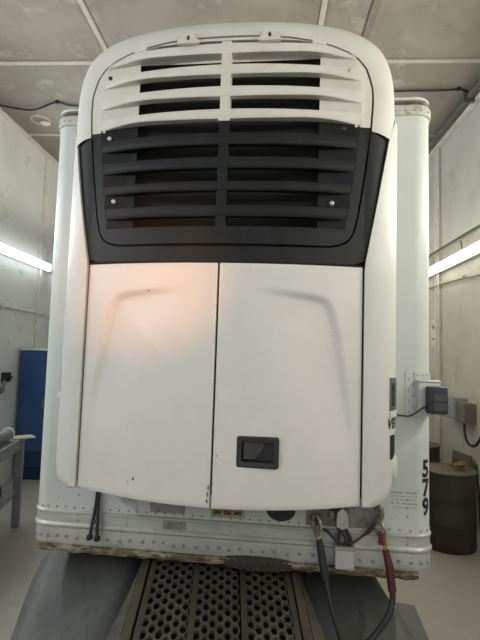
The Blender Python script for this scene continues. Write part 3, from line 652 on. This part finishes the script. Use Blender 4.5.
# doors
CV = [(0.12, 2.668), (0.33, 2.662), (0.45, 2.650), (0.555, 2.634), (0.598, 2.615), (0.622, 2.585), (0.66, 2.478), (0.71, 2.19), (0.743, 1.96), (0.765, 1.70)]
CVs = [(p.x, p.y) for p in catmull([(a, b, 0) for a, b in CV], 3)]
def recess(x, z):
    x = abs(x); best = (9, 0, 1, 0)
    for (a, b), (c, d) in zip(CVs, CVs[1:]):
        dx, dz = c-a, d-b; L2 = dx*dx+dz*dz; t_ = max(0, min(1, ((x-a)*dx+(z-b)*dz)/L2)); px, pz = a+t_*dx, b+t_*dz
        ds = math.hypot(x-px, z-pz)
        if ds < best[0]: best = (ds, (x-px)*dz-(z-pz)*dx, px, pz)
    ds, sg, px, pz = best
    if sg > 0: ds_in = ds
    else: return 0.0
    fade = smooth(0.14, 0.50, px)*smooth(1.68, 2.20, pz)
    return 0.026*fade*smooth(0.0, 0.034, ds_in)*(1-smooth(0.06, 0.42, ds_in))
# sign convention: inside (towards the door's lower inner area) must be positive
CHIPS = [(-1, -0.438, 1.603, 0.007, 0.012), (-1, -0.012, 1.59, 0.005, 0.02), (-1, -0.016, 1.555, 0.006, 0.018), (-1, -0.018, 1.52, 0.007, 0.016), (1, 0.028, 1.76, 0.004, 0.006), (-1, -0.40, 2.645, 0.006, 0.006), (1, 0.62, 2.42, 0.004, 0.005), (-1, -0.47, 1.585, 0.004, 0.005)]
def door(s):
    X = [0.006+0.784*k/64 for k in range(65)]; Z = [k/90 for k in range(91)]
    lx0, lx1, lz0, lz1 = 0.137, 0.351, 1.712, 1.864
    hole = s > 0
    ztop = 2.803
    def zz(x, q):
        zb = 1.483+0.035*(x/0.79)**2; return zb+(ztop-zb)*q
    if hole:
        X = sorted([x for x in X if abs(x-lx0) > 0.005 and abs(x-lx1) > 0.005]+[lx0, lx1])
    P = []
    for q in Z:
        row = []
        for x in X:
            z = zz(x, q)
            if hole:
                if abs(z-lz0) < 0.0075: z = lz0
                if abs(z-lz1) < 0.0075: z = lz1
            e = min(x-0.006, 0.79-x, (ztop-z), (z-zz(x, 0))); rd = 0.006*(1-smooth(0, 0.012, e))
            row.append((s*x, YF(x)+recess(x, z)+rd, z))
        P.append(row)
    mb = MB(); m_ = len(X); mb.v = [p for r in P for p in r]
    for i in range(len(P)-1):
        for j in range(m_-1):
            cx = (X[j]+X[j+1])/2; cz = (P[i][j][2]+P[i+1][j][2])/2
            if hole and lx0 < cx < lx1 and lz0 < cz < lz1: continue
            mb.f.append((i*m_+j, i*m_+j+1, (i+1)*m_+j+1, (i+1)*m_+j))
    loop = [P[0][j] for j in range(m_)]+[P[i][-1] for i in range(1, len(P))]+[P[-1][j] for j in range(m_-2, -1, -1)]+[P[i][0] for i in range(len(P)-2, 0, -1)]
    mb.grid([loop, [(x, y+0.035, z) for x, y, z in loop]], True)
    d = obj('door', mb, 'white', un, True, angle=40)
    if hole:
        def rr(x0, x1, z0, z1, r, y): 
            o = []
            for cx, cz, a0 in ((x1-r, z1-r, 0), (x0+r, z1-r, 90), (x0+r, z0+r, 180), (x1-r, z0+r, 270)):
                for k in range(6): a = math.radians(a0+18*k); o.append((cx+r*math.cos(a), y, cz+r*math.sin(a)))
            return o
        yb = YF(0.24)
        obj('latch_frame', MB().grid([rr(lx0-0.006, lx1+0.006, lz0-0.006, lz1+0.006, 0.014, yb+0.012), rr(lx0-0.006, lx1+0.006, lz0-0.006, lz1+0.006, 0.014, yb-0.006), rr(lx0+0.003, lx1-0.003, lz0+0.003, lz1-0.003, 0.012, yb-0.011), rr(lx0+0.022, lx1-0.022, lz0+0.022, lz1-0.022, 0.008, yb-0.008), rr(lx0+0.026, lx1-0.026, lz0+0.026, lz1-0.026, 0.006, yb+0.03)], True), 'rubber', d, True, angle=30)
        mb = MB().add(rr(lx0+0.015, lx1-0.015, lz0+0.015, lz1-0.015, 0.006, yb+0.035), [tuple(range(24))]); obj('latch_pan', mb, 'rubber', d)
        pts = [(lx0+0.032, lz0+0.036), (lx0+0.09, lz0+0.036), (lx0+0.118, lz0+0.062), (lx0+0.137, lz0+0.098), (lx0+0.142, lz1-0.026), (lx0+0.032, lz1-0.026)]
        mb = MB().prism(pts, yb+0.000, yb+0.034)
        mb.v = [(x, y+(0.020 if y < yb+0.01 else 0)*smooth(lx0+0.03, lx0+0.14, x), z) for x, y, z in mb.v]; obj('latch_paddle', mb, 'latchgrey', d)
    return d
dl = door(-1); dr = door(1)
for d_, x, z, a, b in CHIPS:
    x0 = abs(x); n = 7; o_ = [(x+a*random.uniform(0.5, 1)*math.cos(2*PI*k/n), z+b*random.uniform(0.5, 1)*math.sin(2*PI*k/n)) for k in range(n)]
    mb = MB().add([(px, YF(px)+recess(px, pz)-0.0015, pz) for px, pz in o_], [tuple(range(n))]); obj('paint_chip', mb, 'seam', dl if d_ < 0 else dr)
obj('bottom_pan', MB().grid([[(x, YF(x)+0.05, 1.545), (x, -0.002, 1.545)] for x in [-0.95+1.9*k/30 for k in range(31)]]), 'seam', un)
# bolts and lifting eyes
for x, z, m in ((-0.715, 3.937, 'rubber'), (0.700, 3.930, 'alu'), (-0.70, 3.560, 'alu'), (0.67, 3.585, 'rubber'), (-0.650, 3.172, 'alu'), (0.612, 3.152, 'alu')):
    obj('bolt', MB().disc((x, YF(x)-0.002, z), 0.013, 0.010, n=8), m, un, True)
for x0 in (-0.222, 0.245):
    n = 28; cz = 4.102; o_ = []; i_ = []
    for k in range(n):
        a = 2*PI*k/n; c, s_ = math.cos(a), math.sin(a)
        if s_ >= 0: ox, oz = 0.040*c*(1-0.0*s_), 0.040*s_
        else:
            sc = min(0.034/max(1e-6, -s_), 0.062/max(1e-6, abs(c))); ox, oz = sc*c, sc*s_
        o_.append((x0+ox, cz+oz)); i_.append((x0+0.010*c, cz+0.015*s_))
    y = YF(x0)-0.030
    ring_ = [[(x, yy, z) for x, z in pp] for pp, yy in ((i_, y+0.02), (i_, y), (o_, y), (o_, y+0.022))]
    e = obj('lifting_eye', MB().grid(ring_, True), 'cream', un, True, angle=30)
    obj('eye_hole', MB().add([(x, y+0.019, z) for x, z in i_], [tuple(range(n))]), 'void', e)

# ------------------------------------------------------------------ jump leads
def lead(name, label, clamp_pts, boot, cable, bm_, extra=None):
    t = thing(name, label, 'cable')
    j = Vector(clamp_pts[0]); k = Vector(clamp_pts[1]); d = (k-j)
    side = Vector((0.9, 0.2, 0)).normalized()
    for s in (-1, 1):
        pts = [j+side*0.006*s, j+d*0.25+side*0.022*s, j+d*0.6+side*0.020*s, k+side*0.012*s]
        obj('jaw', MB().tube(catmull([tuple(p) for p in pts], 4), [0.010]*4+[0.015]*5+[0.011]*4, 8), 'lightsteel' if s > 0 else 'steel', t, True)
    obj('pivot', MB().disc(j+d*0.5+Vector((0, -0.016, 0)), 0.014, 0.012), 'steel', t, True)
    obj('ferrule', MB().tube([tuple(k-d*0.05), tuple(Vector(boot[0])+(Vector(boot[1])-Vector(boot[0]))*0.08)], 0.013, 8), 'brass', t, True)
    obj('boot', MB().tube(catmull(boot, 5), [0.018+0.006*min(1, q/4) for q in range(len(catmull(boot, 5)))], 12), bm_, t, True)
    obj('cable_run', MB().tube(catmull(cable, 8), 0.0135 if bm_ == 'rubber' else 0.017, 10), 'rubber', t, True)
    return t
lead('black_jump_lead', 'black booster cable with steel clamp hanging below the unit', [(0.575, -0.055, 1.34), (0.60, -0.06, 1.215)], [(0.600, -0.065, 1.205), (0.618, -0.08, 1.10), (0.640, -0.10, 0.985)], [(0.640, -0.10, 1.0), (0.665, -0.14, 0.88), (0.70, -0.18, 0.77), (0.745, -0.24, 0.67), (0.80, -0.36, 0.60), (0.86, -0.52, 0.52)], 'rubber')
rl = lead('red_jump_lead', 'dark red sleeved booster cable with steel clamp at the right', [(0.945, -0.055, 1.335), (0.985, -0.065, 1.215)], [(0.988, -0.07, 1.175), (1.008, -0.085, 1.08), (1.022, -0.10, 0.955)], [(1.022, -0.10, 0.975), (1.018, -0.12, 0.90), (0.985, -0.15, 0.83), (0.90, -0.19, 0.74), (0.79, -0.26, 0.67), (0.70, -0.36, 0.61), (0.66, -0.52, 0.51)], 'red')
obj('clamp_grip', MB().box(0.945, 0.975, -0.10, -0.06, 1.205, 1.275, 0.008), 'redplastic', rl)
obj('clamp_hook', MB().tube(catmull([(0.925, -0.05, 1.40), (0.955, -0.07, 1.415), (0.965, -0.07, 1.37), (0.94, -0.06, 1.32)], 5), 0.016, 8), 'steel', rl, True)
tag(obj('connector_wire', MB().tube(catmull([(0.76, -0.06, 1.19), (0.80, -0.07, 1.20), (0.87, -0.07, 1.255), (0.935, -0.06, 1.31)], 6), [0.008]*13+[0.014]*6, 8), 'wirered', None, True), 'dark reddish wire running from the bracket box to the red clamp', 'wire')
tag(obj('connector_wire', MB().tube(catmull([(0.60, -0.05, 1.27), (0.65, -0.06, 1.25), (0.70, -0.06, 1.20), (0.73, -0.055, 1.18)], 6), 0.009, 8), 'rubber', None, True), 'black wire running from the black clamp to the bracket box', 'wire')

# ------------------------------------------------------------------ rear deck and fenders of the tractor
DM = TM @ Matrix.Translation((-0.015, 0.04, 0.945)) @ Matrix.Rotation(0.14, 4, 'Z') @ Matrix.Rotation(0.22, 4, 'X')
tk = thing('tractor_deck', 'dirty perforated steel deck of the tractor under the trailer nose', 'deck', DM)
def perforated(x0, x1, y0, y1, pitch, r):
    mb = MB(); c = 0; x = x0+pitch*0.5; dx = pitch*math.sqrt(3)/2; hexr = pitch/math.sqrt(3); EY = 1.70
    while x < x1-pitch*0.3:
        y = y0+(pitch*EY/2 if c % 2 else 0)
        while y < y1:
            o = []; i1 = []; i2 = []
            for k in range(12):
                a = PI/6*k; rr_ = hexr if k % 2 == 0 else hexr*math.cos(PI/6)
                o.append((x+rr_*math.cos(a), y+EY*rr_*math.sin(a), 0)); i1.append((x+r*math.cos(a), y+EY*r*math.sin(a), 0.002)); i2.append((x+r*0.95*math.cos(a), y+EY*r*0.95*math.sin(a), -0.014))
            mb.grid([o, i1, i2], True); y += pitch*EY
        x += dx; c += 1
    return mb
for a, b in ((-0.415, -0.155), (-0.135, 0.135), (0.155, 0.415)):
    obj('deck_plate', perforated(a, b, -1.5, 0.55, 0.0475, 0.0182), 'deck', tk)
for a in (-0.437, -0.160, 0.128, 0.408): obj('deck_strip', MB().box(a, a+0.034, -1.5, 0.6, -0.012, 0.0045, 0.003), 'deckrib', tk)
obj('deck_void', MB().box(-0.45, 0.45, -1.5, 0.6, -0.16, -0.13), 'void', tk)
for s in (-1, 1):
    a, b = sorted((s*0.452, s*0.50)); obj('frame_rail', MB().box(a, b, -1.6, 0.9, -0.22, 0.006, 0.006), 'rail', tk)
    R = []
    for k in range(13):
        y = 0.3-1.8*k/12; R.append([(s*0.503, y, 0.0), (s*(0.503+0.10*smooth(0.25, -0.9, y)), y, -0.03), (s*(0.503+0.10*smooth(0.25, -0.9, y)), y, -0.045), (s*0.503, y, -0.10)])
    obj('side_wedge', MB().grid(R, True), 'rail', tk)
FM = TM @ Matrix.Translation((0, 0.04, 0)) @ Matrix.Rotation(0.14, 4, 'Z')
def fender(s, label, xin, xout, dz, flare):
    t = thing('wheel_fender', label, 'fender', FM)
    prof = [(1.3, 0.86), (0.9, 0.955), (0.5, 0.935), (0.2, 0.86), (-0.05, 0.765), (-0.3, 0.655), (-0.55, 0.52), (-0.8, 0.34), (-0.95, 0.18)]
    C = catmull([(y, z+dz, 0) for y, z in prof], 4); N = len(C); R = []
    for c in C:
        row = []
        for q in range(17):
            f_ = q/16; e = abs(2*f_-1)
            xo = xout+flare*smooth(0.35, -0.35, c.x); row.append((xin+(xo-xin)*f_, c.x, c.y-0.05*f_-0.05*smooth(0.80, 1.0, e)))
        R.append(row)
    m_ = 17; R2 = [[(x, y+0.006, z-0.010) for x, y, z in r] for r in R]
    mb = MB()
    def loop(Q): return [Q[0][j] for j in range(m_)]+[Q[i][-1] for i in range(1, N)]+[Q[-1][j] for j in range(m_-2, -1, -1)]+[Q[i][0] for i in range(N-2, 0, -1)]
    mb.grid(R).grid(R2).grid([loop(R), loop(R2)], True)
    obj('shell', mb, 'fender', t, True, angle=60)
    return t
fl = fender(-1, 'dusty grey plastic wheel fender left of the perforated deck', -0.555, -1.275, 0.0, 0.06)
fr = fender(1, 'dusty grey plastic wheel fender right of the perforated deck', 0.515, 1.08, -0.02, 0.13)
obj('corner_flap', MB().prism([(1.12, 0.40), (1.145, 0.415), (1.15, 0.45), (1.265, 0.43), (1.29, -0.75), (1.10, -0.75)], -0.006, 0.006).xf(Matrix.Translation((0, 0, 0.66)) @ Matrix.Rotation(0.42, 4, 'X') @ Matrix(((1, 0, 0, 0), (0, 0, 1, -0.35), (0, 1, 0, 0), (0, 0, 0, 1)))), 'fender', fr)

def tyre(label, x):
    t = thing('truck_tyre', label, 'tyre', FM)
    R = []
    for r_, dx in ((0.22, -0.22), (0.38, -0.25), (0.41, -0.22), (0.42, 0.0), (0.41, 0.22), (0.38, 0.25), (0.22, 0.22)):
        R.append([(x+dx, 0.80+r_*math.cos(2*PI*k/40), 0.42+r_*math.sin(2*PI*k/40)) for k in range(40)])
    obj('tread', MB().grid(R, True), 'rubber', t, True)
    obj('hub', MB().tube([(x-0.2, 0.80, 0.42), (x+0.2, 0.80, 0.42)], 0.23, 24), 'steel', t, True)
tyre('black truck tyre under the left grey fender', -0.92)
tyre('black truck tyre under the right grey fender', 0.84)
